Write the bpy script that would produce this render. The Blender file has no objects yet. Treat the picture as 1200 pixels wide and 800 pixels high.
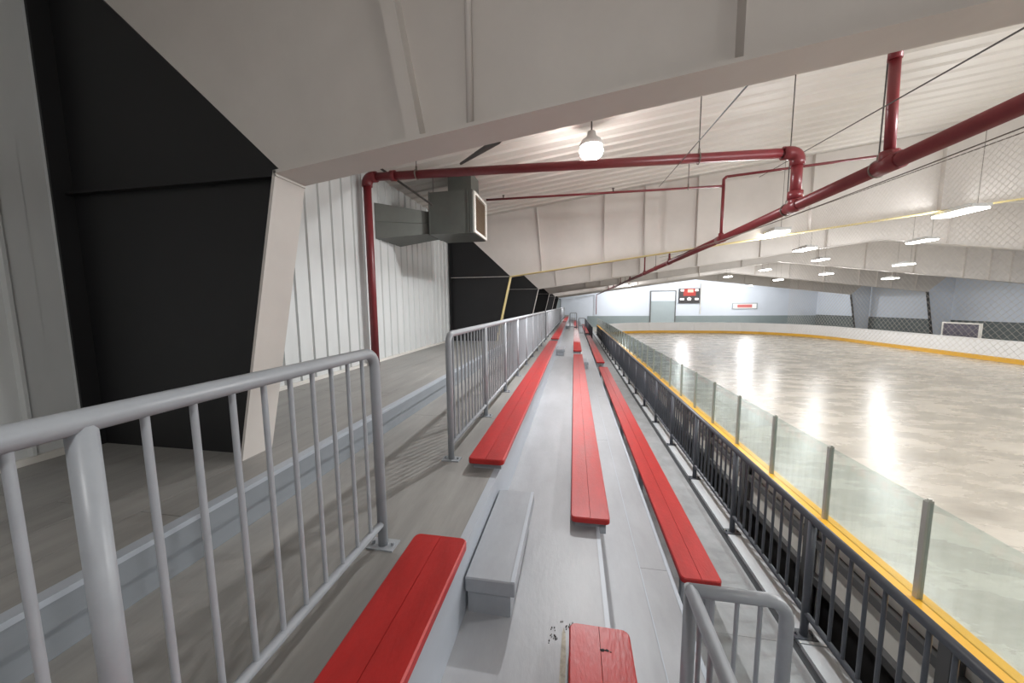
import bpy, bmesh, math, random
from mathutils import Vector, Matrix

random.seed(7)
scene = bpy.context.scene
C = scene.collection
PI = math.pi

# ------------------------------------------------------------------ camera, light, exposure
CZ = 3.05                                    # lens height above the rink slab
YAW, PITCH, ROLL, F = 0.1765, 0.1033, -0.0085, 408.0
cam_data = bpy.data.cameras.new('camera')
cam_data.sensor_width = 36.0
cam_data.lens = F / 1200.0 * 36.0
cam_data.clip_start = 0.02
cam_data.clip_end = 300
cam = bpy.data.objects.new('camera', cam_data)
C.objects.link(cam)
_fwd = Vector((-math.sin(YAW) * math.cos(PITCH), math.cos(YAW) * math.cos(PITCH), -math.sin(PITCH)))
_rt = Vector((math.cos(YAW), math.sin(YAW), 0))
_up = _rt.cross(_fwd)
_r2 = _rt * math.cos(ROLL) + _up * math.sin(ROLL)
_u2 = _up * math.cos(ROLL) - _rt * math.sin(ROLL)
cam.matrix_world = Matrix(((_r2.x, _u2.x, -_fwd.x, 0), (_r2.y, _u2.y, -_fwd.y, 0), (_r2.z, _u2.z, -_fwd.z, CZ), (0, 0, 0, 1)))
scene.camera = cam

world = bpy.data.worlds.new('world')
scene.world = world
world.use_nodes = True
world.node_tree.nodes['Background'].inputs[0].default_value = (0.9, 0.95, 1.0, 1)
world.node_tree.nodes['Background'].inputs[1].default_value = 0.05

scene.view_settings.view_transform = 'Standard'
scene.view_settings.look = 'None'
scene.view_settings.exposure = 0.95
scene.view_settings.gamma = 1.0
scene.view_settings.use_curve_mapping = False
scene.cycles.use_denoising = True
scene.cycles.max_bounces = 10
scene.cycles.diffuse_bounces = 6
scene.cycles.transparent_max_bounces = 24
scene.cycles.sample_clamp_indirect = 6.0

P_RINK = 74.0       # watts of one long rink luminaire
P_BAY = 92.0        # watts of the round luminaire over the stand

# ------------------------------------------------------------------ materials
def srgb(r, g, b):
    def f(c):
        c /= 255.0
        return c / 12.92 if c <= 0.04045 else ((c + 0.055) / 1.055) ** 2.4
    return (f(r), f(g), f(b), 1)

def mat(name, col, rough=0.6, metal=0.0, noise=0.0, scale=6.0, stretch=(1, 1, 1), bump=0.0, bscale=40.0, spec=0.5,
        rvar=0.0, col2=None, coat=0.0):
    m = bpy.data.materials.new(name)
    m.use_nodes = True
    nt = m.node_tree
    b = nt.nodes['Principled BSDF']
    b.inputs['Base Color'].default_value = col
    b.inputs['Roughness'].default_value = rough
    b.inputs['Metallic'].default_value = metal
    b.inputs['Specular IOR Level'].default_value = spec
    if coat:
        b.inputs['Coat Weight'].default_value = coat
        b.inputs['Coat Roughness'].default_value = 0.12
    if noise or bump or rvar:
        geo = nt.nodes.new('ShaderNodeNewGeometry')
        mp = nt.nodes.new('ShaderNodeMapping')
        mp.inputs['Scale'].default_value = stretch
        nt.links.new(geo.outputs['Position'], mp.inputs['Vector'])
        n = nt.nodes.new('ShaderNodeTexNoise')
        n.inputs['Scale'].default_value = scale
        n.inputs['Detail'].default_value = 7
        n.inputs['Roughness'].default_value = 0.62
        nt.links.new(mp.outputs[0], n.inputs['Vector'])
        if noise:
            ramp = nt.nodes.new('ShaderNodeValToRGB')
            c2 = col2 or tuple(max(0.0, c * (1 - noise)) for c in col[:3]) + (1,)
            c1 = tuple(min(1.0, c * (1 + noise * 0.6)) for c in col[:3]) + (1,)
            ramp.color_ramp.elements[0].color = c2
            ramp.color_ramp.elements[1].color = c1
            ramp.color_ramp.elements[0].position = 0.32
            ramp.color_ramp.elements[1].position = 0.68
            nt.links.new(n.outputs['Fac'], ramp.inputs[0])
            nt.links.new(ramp.outputs[0], b.inputs['Base Color'])
        if rvar:
            mr = nt.nodes.new('ShaderNodeMapRange')
            mr.inputs[3].default_value = max(0.02, rough - rvar)
            mr.inputs[4].default_value = rough + rvar
            nt.links.new(n.outputs['Fac'], mr.inputs[0])
            nt.links.new(mr.outputs[0], b.inputs['Roughness'])
        if bump:
            n2 = nt.nodes.new('ShaderNodeTexNoise')
            n2.inputs['Scale'].default_value = bscale
            n2.inputs['Detail'].default_value = 4
            nt.links.new(mp.outputs[0], n2.inputs['Vector'])
            bp = nt.nodes.new('ShaderNodeBump')
            bp.inputs['Strength'].default_value = bump
            bp.inputs['Distance'].default_value = 0.02
            nt.links.new(n2.outputs['Fac'], bp.inputs['Height'])
            nt.links.new(bp.outputs[0], b.inputs['Normal'])
    return m

def emit(name, col, strength):
    m = bpy.data.materials.new(name)
    m.use_nodes = True
    nt = m.node_tree
    nt.nodes.remove(nt.nodes['Principled BSDF'])
    e = nt.nodes.new('ShaderNodeEmission')
    e.inputs[0].default_value = col
    e.inputs[1].default_value = strength
    nt.links.new(e.outputs[0], nt.nodes['Material Output'].inputs[0])
    return m

def glass_mat(name, tint, rough=0.02):
    m = bpy.data.materials.new(name)
    m.use_nodes = True
    nt = m.node_tree
    nt.nodes.remove(nt.nodes['Principled BSDF'])
    tr = nt.nodes.new('ShaderNodeBsdfTransparent')
    tr.inputs[0].default_value = tint
    df = nt.nodes.new('ShaderNodeBsdfDiffuse')
    df.inputs[0].default_value = srgb(190, 214, 220)
    mx0 = nt.nodes.new('ShaderNodeMixShader')
    mx0.inputs[0].default_value = 0.03           # scuffs on the pane
    nt.links.new(tr.outputs[0], mx0.inputs[1])
    nt.links.new(df.outputs[0], mx0.inputs[2])
    gl = nt.nodes.new('ShaderNodeBsdfGlossy')
    gl.inputs[1].default_value = rough
    fr = nt.nodes.new('ShaderNodeFresnel')
    gm = nt.nodes.new('ShaderNodeNewGeometry')
    io = nt.nodes.new('ShaderNodeMapRange')      # same reflectance on entering and leaving the pane
    io.inputs[3].default_value = 1.45
    io.inputs[4].default_value = 1 / 1.45
    nt.links.new(gm.outputs['Backfacing'], io.inputs[0])
    nt.links.new(io.outputs[0], fr.inputs[0])
    mx = nt.nodes.new('ShaderNodeMixShader')
    nt.links.new(fr.outputs[0], mx.inputs[0])
    nt.links.new(mx0.outputs[0], mx.inputs[1])
    nt.links.new(gl.outputs[0], mx.inputs[2])
    nt.links.new(mx.outputs[0], nt.nodes['Material Output'].inputs[0])
    return m

M = {}
M['slab'] = mat('rink_slab', srgb(184, 178, 167), 0.27, 0, 0.28, 1.1, (0.65, 1.3, 1), 0.34, 8.0, 0.5, 0.12)
M['tread'] = mat('grey_floor_paint', srgb(158, 160, 164), 0.42, 0, 0.13, 2.2, (1.6, 0.55, 1), 0.05, 30, 0.4, 0.1)
M['tread_top'] = mat('grey_floor_paint_walkway', srgb(146, 145, 142), 0.45, 0, 0.20, 2.6, (2.6, 0.35, 1), 0.06, 26, 0.4, 0.1)
M['tread_front'] = mat('grey_floor_paint_worn', srgb(164, 166, 168), 0.5, 0, 0.22, 3.2, (1.4, 1.0, 1), 0.12, 22, 0.4, 0.1)
M['riser'] = mat('riser_paint', srgb(168, 175, 184), 0.42, 0, 0.08, 3, (1, 0.4, 1), 0.04, 25)
M['riser_top'] = mat('walkway_riser_paint', srgb(130, 136, 142), 0.45, 0, 0.10, 3, (1, 0.4, 1), 0.04, 25)
M['step'] = mat('step_paint', srgb(150, 154, 160), 0.42, 0, 0.10, 4, (1.5, 0.6, 1), 0.04, 30)
M['kerb'] = mat('kerb_paint', srgb(198, 201, 205), 0.45, 0, 0.12, 3, (1, 0.5, 1), 0.05, 25)
M['gap'] = mat('dark_joint', srgb(62, 64, 67), 0.8)
M['red'] = mat('red_bench_paint', srgb(170, 36, 34), 0.38, 0, 0.16, 5, (2.5, 0.7, 1), 0.10, 34, 0.45, 0.08)
M['rail'] = mat('grey_rail_paint', srgb(158, 163, 169), 0.36, 0, 0.06, 9, (1, 1, 1), 0.02, 30, 0.5, 0.05)
M['rail_dark'] = mat('slate_rail_paint', srgb(86, 89, 96), 0.34, 0, 0.08, 9, (1, 1, 1), 0.02, 30, 0.5, 0.05)
M['steel_white'] = mat('white_frame_paint', srgb(208, 203, 198), 0.55, 0, 0.05, 2.0, (1, 1, 1), 0.03, 14)
M['steel_yellow'] = mat('yellow_frame_paint', srgb(214, 196, 134), 0.5, 0, 0.05, 2.0)
M['black'] = mat('black_paint_and_shade', srgb(27, 27, 29), 0.5, 0, 0.15, 1.5)
M['wall'] = mat('white_sheet_paint', srgb(202, 205, 205), 0.5, 0, 0.07, 2.0, (1, 1, 0.3), 0.0)
M['endwall'] = mat('end_wall_paint', srgb(208, 216, 227), 0.6, 0, 0.03, 0.5)
M['band'] = mat('grey_wall_band', srgb(134, 146, 148), 0.6, 0, 0.06, 0.8)
M['band_dark'] = mat('dark_wall_band', srgb(98, 106, 106), 0.6, 0, 0.10, 0.8)
M['roof'] = mat('white_roof_liner', srgb(212, 208, 202), 0.5, 0, 0.05, 1.2, (0.3, 3.0, 1), 0.22, 7.0)
M['pipe'] = mat('dark_red_pipe_paint', srgb(116, 40, 45), 0.36, 0, 0.10, 8)
M['rod'] = mat('dark_steel_rod', srgb(64, 60, 57), 0.65, 0.0)
M['cable'] = mat('dull_wire', srgb(120, 114, 106), 0.5, 0.4)
M['duct'] = mat('galvanised_sheet', srgb(104, 108, 104), 0.42, 0.35, 0.10, 3.0)
M['grille'] = mat('brown_grille', srgb(112, 92, 72), 0.6)
M['frame_white'] = mat('white_trim_paint', srgb(214, 212, 206), 0.45)
M['yellow'] = mat('yellow_cap_plastic', srgb(240, 178, 48), 0.32, 0, 0.06, 5)
M['kick'] = mat('yellow_kick_plastic', srgb(232, 180, 70), 0.35)
M['board'] = mat('white_board_plastic', srgb(240, 240, 240), 0.3, 0, 0.03, 1.0)
M['board_back'] = mat('board_back_ply', srgb(222, 219, 210), 0.6, 0, 0.10, 3.0)
M['board_frame'] = mat('board_frame_steel', srgb(92, 92, 92), 0.5, 0.2)
M['alu'] = mat('aluminium_post', srgb(186, 186, 178), 0.38, 0.3, 0.08, 6)
M['glass'] = glass_mat('barrier_glass', (0.90, 0.95, 0.945, 1))
M['lamp'] = emit('lamp_diffuser', (1.0, 0.97, 0.92, 1), 14)
M['lamp_round'] = emit('round_lamp_diffuser', (1.0, 0.97, 0.93, 1), 40)
M['housing'] = mat('lamp_housing', srgb(190, 190, 188), 0.4, 0.2)
M['score_black'] = mat('scoreboard_black', srgb(58, 56, 58), 0.5)
M['score_red'] = mat('scoreboard_red', srgb(168, 58, 52), 0.5)
M['score_white'] = emit('scoreboard_lit_white', (1.0, 0.95, 0.9, 1), 1.3)
M['score_pink'] = emit('scoreboard_lit_red', (1.0, 0.42, 0.34, 1), 1.2)
M['sign_red'] = mat('sign_red', srgb(206, 120, 116), 0.5)
M['sign_grey'] = mat('sign_grey', srgb(160, 166, 170), 0.5)
M['door'] = mat('grey_door_paint', srgb(158, 170, 174), 0.5, 0, 0.04, 1.0)
M['net'] = mat('net_cord', srgb(222, 217, 208), 0.8)
M['mark'] = mat('black_scorch', srgb(22, 18, 18), 0.8)
M['crumb'] = mat('dark_crumbs', srgb(58, 54, 50), 0.9)
M['pale_wood'] = mat('bare_patch', srgb(170, 164, 150), 0.7, 0, 0.25, 40)
M['panel_dark'] = mat('dark_purple_panel', srgb(84, 80, 92), 0.5, 0, 0.2, 3)

# ------------------------------------------------------------------ geometry helpers
def gbox(x0, x1, y0, y1, z0, z1):
    v = [(x0, y0, z0), (x1, y0, z0), (x1, y1, z0), (x0, y1, z0), (x0, y0, z1), (x1, y0, z1), (x1, y1, z1), (x0, y1, z1)]
    f = [(3, 2, 1, 0), (4, 5, 6, 7), (0, 1, 5, 4), (1, 2, 6, 5), (2, 3, 7, 6), (3, 0, 4, 7)]
    return v, f

def gjoin(*gs):
    V, Fc = [], []
    for v, f in gs:
        o = len(V)
        V += list(v)
        Fc += [tuple(i + o for i in q) for q in f]
    return V, Fc

def gprism(poly, axis, a, b):
    """poly: list of 2-D points; axis 'y' -> (x,z) points swept in y, 'z' -> (x,y) swept in z, 'x' -> (y,z) swept in x."""
    n = len(poly)
    def p(q, t):
        return {'y': (q[0], t, q[1]), 'z': (q[0], q[1], t), 'x': (t, q[0], q[1])}[axis]
    v = [p(q, a) for q in poly] + [p(q, b) for q in poly]
    f = [tuple(range(n)), tuple(range(2 * n - 1, n - 1, -1))]
    for i in range(n):
        j = (i + 1) % n
        f.append((i, i + n, j + n, j))
    return v, f

def gtube(pts, r, n=10, caps=True):
    pts = [Vector(p) for p in pts]
    V, Fc = [], []
    t0 = (pts[1] - pts[0]).normalized()
    u = t0.orthogonal().normalized()
    prev = t0
    for i, p in enumerate(pts):
        if i == 0:
            t = t0
        elif i == len(pts) - 1:
            t = (pts[i] - pts[i - 1]).normalized()
        else:
            t = ((pts[i] - pts[i - 1]).normalized() + (pts[i + 1] - pts[i]).normalized()).normalized()
        q = prev.rotation_difference(t)
        u = (q @ u).normalized()
        prev = t
        w = t.cross(u)
        for k in range(n):
            a = 2 * PI * k / n
            V.append(tuple(p + u * (math.cos(a) * r) + w * (math.sin(a) * r)))
    for i in range(len(pts) - 1):
        for k in range(n):
            k2 = (k + 1) % n
            Fc.append((i * n + k, i * n + k2, (i + 1) * n + k2, (i + 1) * n + k))
    if caps:
        Fc.append(tuple(range(n - 1, -1, -1)))
        o = (len(pts) - 1) * n
        Fc.append(tuple(o + k for k in range(n)))
    return V, Fc

def arc(cx, cy, r, a0, a1, n=6):
    return [(cx + r * math.cos(a0 + (a1 - a0) * i / n), cy + r * math.sin(a0 + (a1 - a0) * i / n)) for i in range(n + 1)]

def mesh(name, g, m, smooth=False, bevel=0.0):
    me = bpy.data.meshes.new(name)
    me.from_pydata([tuple(v) for v in g[0]], [], g[1])
    bm = bmesh.new()
    bm.from_mesh(me)
    bmesh.ops.recalc_face_normals(bm, faces=bm.faces)
    if bevel:
        bmesh.ops.bevel(bm, geom=list(bm.edges), offset=bevel, segments=1, affect='EDGES', profile=0.5)
    bm.to_mesh(me)
    bm.free()
    if smooth:
        for p in me.polygons:
            p.use_smooth = len(p.vertices) == 4
    me.materials.append(M[m])
    return me

def put(name, me, parent=None, loc=(0, 0, 0), rot=None):
    o = bpy.data.objects.new(name, me)
    C.objects.link(o)
    o.location = loc
    if rot:
        o.rotation_euler = rot
    if parent:
        o.parent = parent
    return o

def obj(name, g, m, parent=None, loc=(0, 0, 0), smooth=False, bevel=0.0):
    return put(name, mesh(name, g, m, smooth, bevel), parent, loc)

def tag(o, label=None, cat=None, group=None, kind=None):
    if label: o['label'] = label
    if cat: o['category'] = cat
    if group: o['group'] = group
    if kind: o['kind'] = kind
    return o

def thing(name, label, cat, loc=(0, 0, 0), group=None, kind=None):
    o = bpy.data.objects.new(name, None)
    o.empty_display_size = 0.1
    C.objects.link(o)
    o.location = loc
    return tag(o, label, cat, group, kind)

# ------------------------------------------------------------------ levels (heights above the rink slab)
ZU, ZA, ZB, ZC, ZD = CZ - 1.03, CZ - 1.28, CZ - 1.66, CZ - 2.04, CZ - 2.45
XL, XU, XA, XB, XC = -3.60, -1.88, -0.573, 0.195, 0.742
Y0, Y1 = -6.0, 46.0
YBACK, YEND = -12.0, 49.3
XR, XRIDGE = 29.6, 13.0
def roof_z(x):
    return CZ + 2.82 + 0.125 * (x if x <= XRIDGE else 2 * XRIDGE - x)
def raft_z(x):
    x = x if x <= XRIDGE else 2 * XRIDGE - x
    return CZ + 0.82 + 0.125 * (x + 1.79)

# rink slab
fl = obj('floor', gbox(XL - 0.2, XR + 0.2, YBACK - 0.2, YEND + 0.2, -0.2, 0), 'slab')
tag(fl, 'wide pale concrete rink floor with soft lamp reflections', 'floor', kind='structure')

# stepped stand: one solid body per level, boards on top
def level(name, label, x0, x1, ztop, cols, length, mm, y0=Y0, y1=Y1, gap=0.003, stagger=True):
    body = obj(name, gbox(x0, x1 - 0.004, y0, y1, 0.0, ztop - 0.022), 'gap')
    tag(body, label, 'floor', kind='structure')
    for ci, (a, b) in enumerate(cols):
        me = mesh('plank', gbox(0, b - a - gap, 0, length - gap, -0.022, 0), mm)
        y = y0 + (length * 0.5 * ((ci + (stagger == 'left')) % 2) if stagger else 0)
        if y > y0:
            put('plank', mesh('plank', gbox(0, b - a - gap, 0, y - y0 - gap, -0.022, 0), mm), body, (a, y0, ztop))
        while y < y1 - 0.01:
            L = min(length, y1 - y)
            m2 = me if L > length - 1e-4 else mesh('plank', gbox(0, b - a - gap, 0, L - gap, -0.022, 0), mm)
            put('plank', m2, body, (a, y, ztop))
            y += length
    return body

w = (XU - XL) / 6
lvU = level('floor_upper_walkway', 'grey painted plank walkway running along the white wall', XL, XU, ZU,
            [(XL + w * i, XL + w * (i + 1)) for i in range(6)], 4.88, 'tread_top')
lvA = level('floor_top_tier', 'grey painted landing deck below the upper walkway', XU, XA, ZA, [(XU, XA)], 4.88, 'tread_top', stagger=False)
lvB = level('floor_second_tier', 'light grey painted tread with the step blocks', XA, XB, ZB, [(XA, XB)], 17.4, 'tread', y0=-6.0, gap=0.0008, stagger=False)
lvC = level('floor_third_tier', 'light grey painted tread of two planks above the front walkway', XB, XC, ZC,
            [(XB, 0.523), (0.523, XC)], 5.2, 'tread', y0=-7.75, stagger='left')
lvD = level('floor_front_walkway', 'worn grey front walkway between the lowest bench and the slate railing', XC, 1.80, ZD, [(XC, 1.57)], 4.4, 'tread_front', y0=-6.2, stagger=False)
me = mesh('kerb_plank', gbox(0, 0.17, 0, 4.39, -0.022, 0.012), 'kerb')
for i in range(12):
    put('kerb_plank', me, lvD, (1.63, -6.2 + 4.4 * i, ZD))
# risers
obj('seam_bead', gbox(0.519, 0.526, Y0, Y1, ZC - 0.01, ZC + 0.002), 'riser', lvC)
obj('riser_board', gbox(XU - 0.018, XU + 0.030, Y0, Y1, ZA + 0.128, ZU - 0.024), 'riser_top', lvU)
obj('riser_board', gbox(XU - 0.018, XU + 0.006, Y0, Y1, ZA + 0.001, ZA + 0.126), 'riser_top', lvU)
obj('nosing', gbox(XU - 0.03, XU + 0.034, Y0, Y1, ZU - 0.023, ZU + 0.002), 'riser', lvU)
obj('riser_board', gbox(XA - 0.02, XA + 0.006, Y0, Y1, ZB + 0.001, ZA - 0.03), 'riser', lvA)
obj('nosing', gbox(XA - 0.035, XA + 0.014, Y0, Y1, ZA - 0.03, ZA + 0.003), 'riser', lvA)
obj('nosing', gbox(XB - 0.02, XB + 0.006, Y0, Y1, ZB - 0.03, ZB + 0.003), 'riser', lvB)
obj('riser_board', gbox(XB - 0.02, XB + 0.004, Y0, Y1, ZC + 0.001, ZB - 0.03), 'riser', lvB)
obj('nosing', gbox(XC - 0.02, XC + 0.006, Y0, Y1, ZC - 0.03, ZC + 0.003), 'riser', lvC)
obj('riser_board', gbox(XC - 0.02, XC + 0.004, Y0, Y1, ZD + 0.001, ZC - 0.03), 'riser', lvC)

# ------------------------------------------------------------------ walls
# left wall: ribbed white sheets
def ribbed(width, nrib, rib, depth, h):
    """profile in (y, x) swept in z"""
    pts = []
    p = width / nrib
    for i in range(nrib):
        a = i * p
        pts += [(a, 0), (a + p * 0.5 - rib, 0), (a + p * 0.5 - rib * 0.4, depth), (a + p * 0.5 + rib * 0.4, depth), (a + p * 0.5 + rib, 0)]
    pts.append((width - 0.003, 0))
    V = [(x, y, 0) for y, x in pts] + [(x, y, h) for y, x in pts]
    n = len(pts)
    return V, [(i, i + 1, i + 1 + n, i + n) for i in range(n - 1)]
wl = obj('wall_left', gbox(XL - 0.14, XL - 0.012, YBACK, YEND, 0, roof_z(XL) + 0.1), 'wall')
tag(wl, 'white ribbed metal wall behind the upper walkway', 'wall', kind='structure')
sheet = mesh('wall_sheet', ribbed(1.06, 4, 0.022, 0.024, roof_z(XL) - ZU), 'wall')
y = YBACK + 0.02
while y < YEND - 1.0:
    put('wall_sheet', sheet, wl, (XL - 0.008, y, ZU))
    y += 1.06
bb = obj('baseboard_left', gbox(XL - 0.006, XL + 0.035, Y0, Y1, ZU, ZU + 0.045), 'frame_white')
tag(bb, 'thin white angle along the foot of the ribbed wall', 'baseboard', kind='structure')

we = obj('wall_end', gbox(XL - 0.2, XR + 0.2, YEND, YEND + 0.2, 0, roof_z(XRIDGE) + 0.1), 'endwall')
tag(we, 'tall pale end wall beyond the rink', 'wall', kind='structure')
obj('wall_band', gbox(1.8, XR, YEND - 0.06, YEND - 0.002, 0, CZ - 1.55), 'band', we)
wr = obj('wall_right', gbox(XR, XR + 0.15, YBACK, YEND, 0, roof_z(XR) + 0.1), 'endwall')
tag(wr, 'long pale side wall on the far side of the rink', 'wall', kind='structure')
obj('wall_band', gbox(XR - 0.06, XR - 0.002, YBACK, YEND - 0.1, 0, CZ - 1.45), 'band_dark', wr)
wb = obj('wall_back', gbox(XL - 0.2, XR + 0.2, YBACK - 0.2, YBACK, 0, roof_z(XRIDGE) + 0.1), 'endwall')
tag(wb, 'pale wall behind the viewer', 'wall', kind='structure')

# roof: ribbed liner sheets running up the slope on both sides of the ridge
rf = obj('ceiling', gjoin(gprism([(XL - 0.2, roof_z(XL - 0.2) + 0.06), (XRIDGE, roof_z(XRIDGE) + 0.06), (XR + 0.2, roof_z(XR + 0.2) + 0.06),
                                  (XR + 0.2, roof_z(XR + 0.2) + 0.2), (XRIDGE, roof_z(XRIDGE) + 0.2), (XL - 0.2, roof_z(XL - 0.2) + 0.2)],
                                 'y', YBACK - 0.2, YEND + 0.2)), 'roof')
tag(rf, 'white ribbed roof liner sloping up to the ridge', 'ceiling', kind='structure')
def roof_sheet(xa, xb, width):
    prof = []
    n = 3
    p = width / n
    for i in range(n):
        a = i * p
        prof += [(a, 0.03), (a + p * 0.62, 0.03), (a + p * 0.72, 0.0), (a + p * 0.88, 0.0), (a + p * 0.98, 0.03)]
    prof.append((width, 0.03))
    V = [(xa, y, roof_z(xa) + dz) for y, dz in prof] + [(xb, y, roof_z(xb) + dz) for y, dz in prof]
    k = len(prof)
    return V, [(i, i + 1, i + 1 + k, i + k) for i in range(k - 1)]
sl = mesh('roof_sheet', roof_sheet(XL - 0.1, XRIDGE, 0.92), 'roof')
sr = mesh('roof_sheet', roof_sheet(XRIDGE, XR + 0.1, 0.92), 'roof')
y = YBACK
while y < YEND:
    put('roof_sheet', sl, rf, (0, y, 0))
    put('roof_sheet', sr, rf, (0, y, 0))
    y += 0.92

# ------------------------------------------------------------------ steel portal frames
def mirror(g):
    return [(2 * XRIDGE - x, y, z) for x, y, z in g[0]], [tuple(reversed(f)) for f in g[1]]
KX, KZ = -1.79, CZ + 0.82
FX = -2.215
OX = -3.55
def frame(yc, label, fm, knee_m, stiff_x, first=False):
    t = thing('steel_frame', label, 'frame', (0, yc, 0), 'portal frames along the hall', 'structure')
    hw = 0.118
    def both(name, g, m, gr=None):
        obj(name, g, m, t)
        obj(name, gr or mirror(g), m, t)
    # black column web up to the diagonal of the knee
    dzx = roof_z(OX) - KZ
    cw = [(OX, ZU - 0.02), (FX, ZU - 0.02), (KX, KZ), (KX - dzx * 1.06, roof_z(OX) - 0.02), (OX, roof_z(OX) - 0.02)]
    obj('column_web', gprism(cw, 'y', -0.012, 0.012), 'black', t)
    obj('column_web', mirror(gprism([(OX, 0), (FX - 0.25, 0), (KX, KZ), (KX - dzx * 1.06, roof_z(OX) - 0.02), (OX, roof_z(OX) - 0.02)], 'y', -0.012, 0.012)), 'endwall', t)
    rw = [(KX, KZ), (XRIDGE, raft_z(XRIDGE)), (XRIDGE, roof_z(XRIDGE) - 0.01), (KX - dzx * 1.06, roof_z(OX) - 0.005)]
    both('rafter_web', gprism(rw, 'y', -0.013, 0.013), 'steel_white')
    # flanges
    n = Vector((KZ - ZU, -(KX - FX))).normalized() * 0.02
    cf = [(FX, ZU), (KX, KZ), (KX + 0.02, KZ - 0.004), (FX + n.x, ZU)]
    obj('column_flange', gprism(cf, 'y', -hw, hw), fm, t)
    obj('column_flange', mirror(gprism([(FX - 0.25, 0), (KX, KZ), (KX + 0.02, KZ - 0.004), (FX - 0.23, 0)], 'y', -hw, hw)), 'black', t)
    rb = [(KX, KZ), (XRIDGE, raft_z(XRIDGE)), (XRIDGE, raft_z(XRIDGE) - 0.02), (KX + 0.003, KZ - 0.02)]
    both('rafter_flange', gprism(rb, 'y', -hw, hw), fm)
    obj('outer_flange', gbox(OX - 0.015, OX + 0.005, -hw, hw, ZU, roof_z(OX) - 0.02), 'black', t)
    # knee stiffener across the black web and a thin bright lip under the knee
    both('knee_stiffener', gjoin(gbox(OX, KX - 0.03, -0.06, -0.012, KZ - 0.012, KZ), gbox(OX, KX - 0.03, 0.012, 0.06, KZ - 0.012, KZ)), knee_m)
    obj('knee_lip', gbox(KX + 0.005, KX + 0.022, -hw, hw, KZ - 0.034, KZ - 0.024), 'frame_white', t)
    lean = 0.175 if first else 0.08
    wd = 0.042 if first else 0.012
    def plate(za, zb, a, b):
        x0, x1 = -0.885, -0.885 - lean * (zb - za)
        return gprism([(x0 - wd, za), (x0 + wd, za), (x1 + wd, zb), (x1 - wd, zb)], 'y', a, b)
    za, zb = raft_z(-0.9) - 0.006, roof_z(-1.2) - 0.02
    both('splice_plate', gjoin(plate(za, zb, -0.112, -0.012), plate(za, zb, 0.012, 0.112)), 'steel_white')
    for sx in stiff_x:
        g = gbox(sx - 0.006, sx + 0.006, -0.112, -0.012, raft_z(sx), roof_z(sx) - 0.01)
        g2 = gbox(sx - 0.006, sx + 0.006, 0.012, 0.112, raft_z(sx), roof_z(sx) - 0.01)
        both('web_stiffener', gjoin(g, g2), 'steel_white')
    return t
ST = [0.77, 1.79, 3.06, 5.6, 8.2, 10.8]
FY = [2.02 + 7.86 * i for i in range(-1, 6)]
FL = ['white steel frame behind the viewer, out of view', 'nearest steel frame, with wide white column face and black column web',
      'second steel frame, with yellow painted flanges', 'third steel frame, thin pale column against black webs',
      'fourth steel frame down the hall', 'fifth steel frame down the hall', 'last steel frame before the end wall']
for i, yc in enumerate(FY):
    frame(yc, FL[i], 'steel_yellow' if i == 2 else 'steel_white', 'black' if i < 2 else 'steel_white', ST, i == 1)  # farther knee stiffeners coloured white for the light they catch
# thin vertical conduit down the web of the nearest frame
cd = obj('conduit', gtube([(-0.575, 1.965, raft_z(-0.575) + 0.02), (-0.575, 1.965, roof_z(-0.575))], 0.02, 8), 'steel_white', smooth=True)
tag(cd, 'thin white conduit fixed to the web of the nearest frame', 'conduit')

# ------------------------------------------------------------------ railings
def railing(name, label, x, y0, y1, zb, h, pitch, posts, mm, cat='railing', bar_pitch=0.103, end0=True, end1=True, stuff=False, r=0.026, rb=0.009, bz=0.13):
    t = thing(name, label, cat, (x, y0, zb))
    L = y1 - y0
    R = 0.075
    path = []
    if end0:
        path += [(0, 0, 0.0), (0, 0, h - R)] + [(0, a, b) for a, b in arc(R, h - R, R, PI, PI / 2, 6)][1:]
    else:
        path += [(0, 0, h)]
    if end1:
        path += [(0, a, b) for a, b in arc(L - R, h - R, R, PI / 2, 0, 6)] + [(0, L, 0.0)]
    else:
        path += [(0, L, h)]
    obj('top_rail', gtube(path, r, 12), mm, t, smooth=True)
    obj('bottom_rail', gtube([(0, 0, bz), (0, L, bz)], 0.019, 10), mm, t, smooth=True)
    post = mesh('post', gtube([(0, 0, 0), (0, 0, h - 0.005)], r * 0.95, 12), mm, True)
    foot = mesh('foot_plate', gjoin(gbox(-0.075, 0.075, -0.045, 0.045, 0, 0.008), gtube([(0.055, 0, 0.008), (0.055, 0, 0.024)], 0.009, 6), gtube([(-0.055, 0, 0.008), (-0.055, 0, 0.024)], 0.009, 6)), mm)
    for py in posts:
        put('post', post, t, (0, py - y0, 0))
    fp = list(posts) + ([y0] if end0 else []) + ([y1] if end1 else [])
    for py in fp:
        put('foot_plate', foot, t, (0, py - y0, 0))
    allp = sorted(fp)
    bars = []
    for a, b in zip(allp[:-1], allp[1:]):
        n = max(1, round((b - a) / bar_pitch))
        bars += [a + (b - a) * k / n for k in range(1, n)]
    if not end0:
        bars += [allp[0] - bar_pitch * k for k in range(1, int((allp[0] - y0) / bar_pitch) + 1)]
    if stuff:
        o = obj('baluster', gjoin(*[gtube([(0, b - y0, bz), (0, b - y0, h)], rb, 5, False) for b in bars]), mm, t)
        o['kind'] = 'stuff'
    else:
        bm_ = mesh('baluster', gtube([(0, 0, bz), (0, 0, h)], rb, 8, False), mm, True)
        for b in bars:
            put('baluster', bm_, t, (0, b - y0, 0))
    return t
XRAIL = -1.0
railing('grey_railing', 'near grey tube railing with upright bars, standing close at lower left', XRAIL, -1.7, 1.605, ZA, 1.05, 1.1,
        [-0.55, 0.53], 'rail', bar_pitch=0.1025, end0=False)
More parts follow.
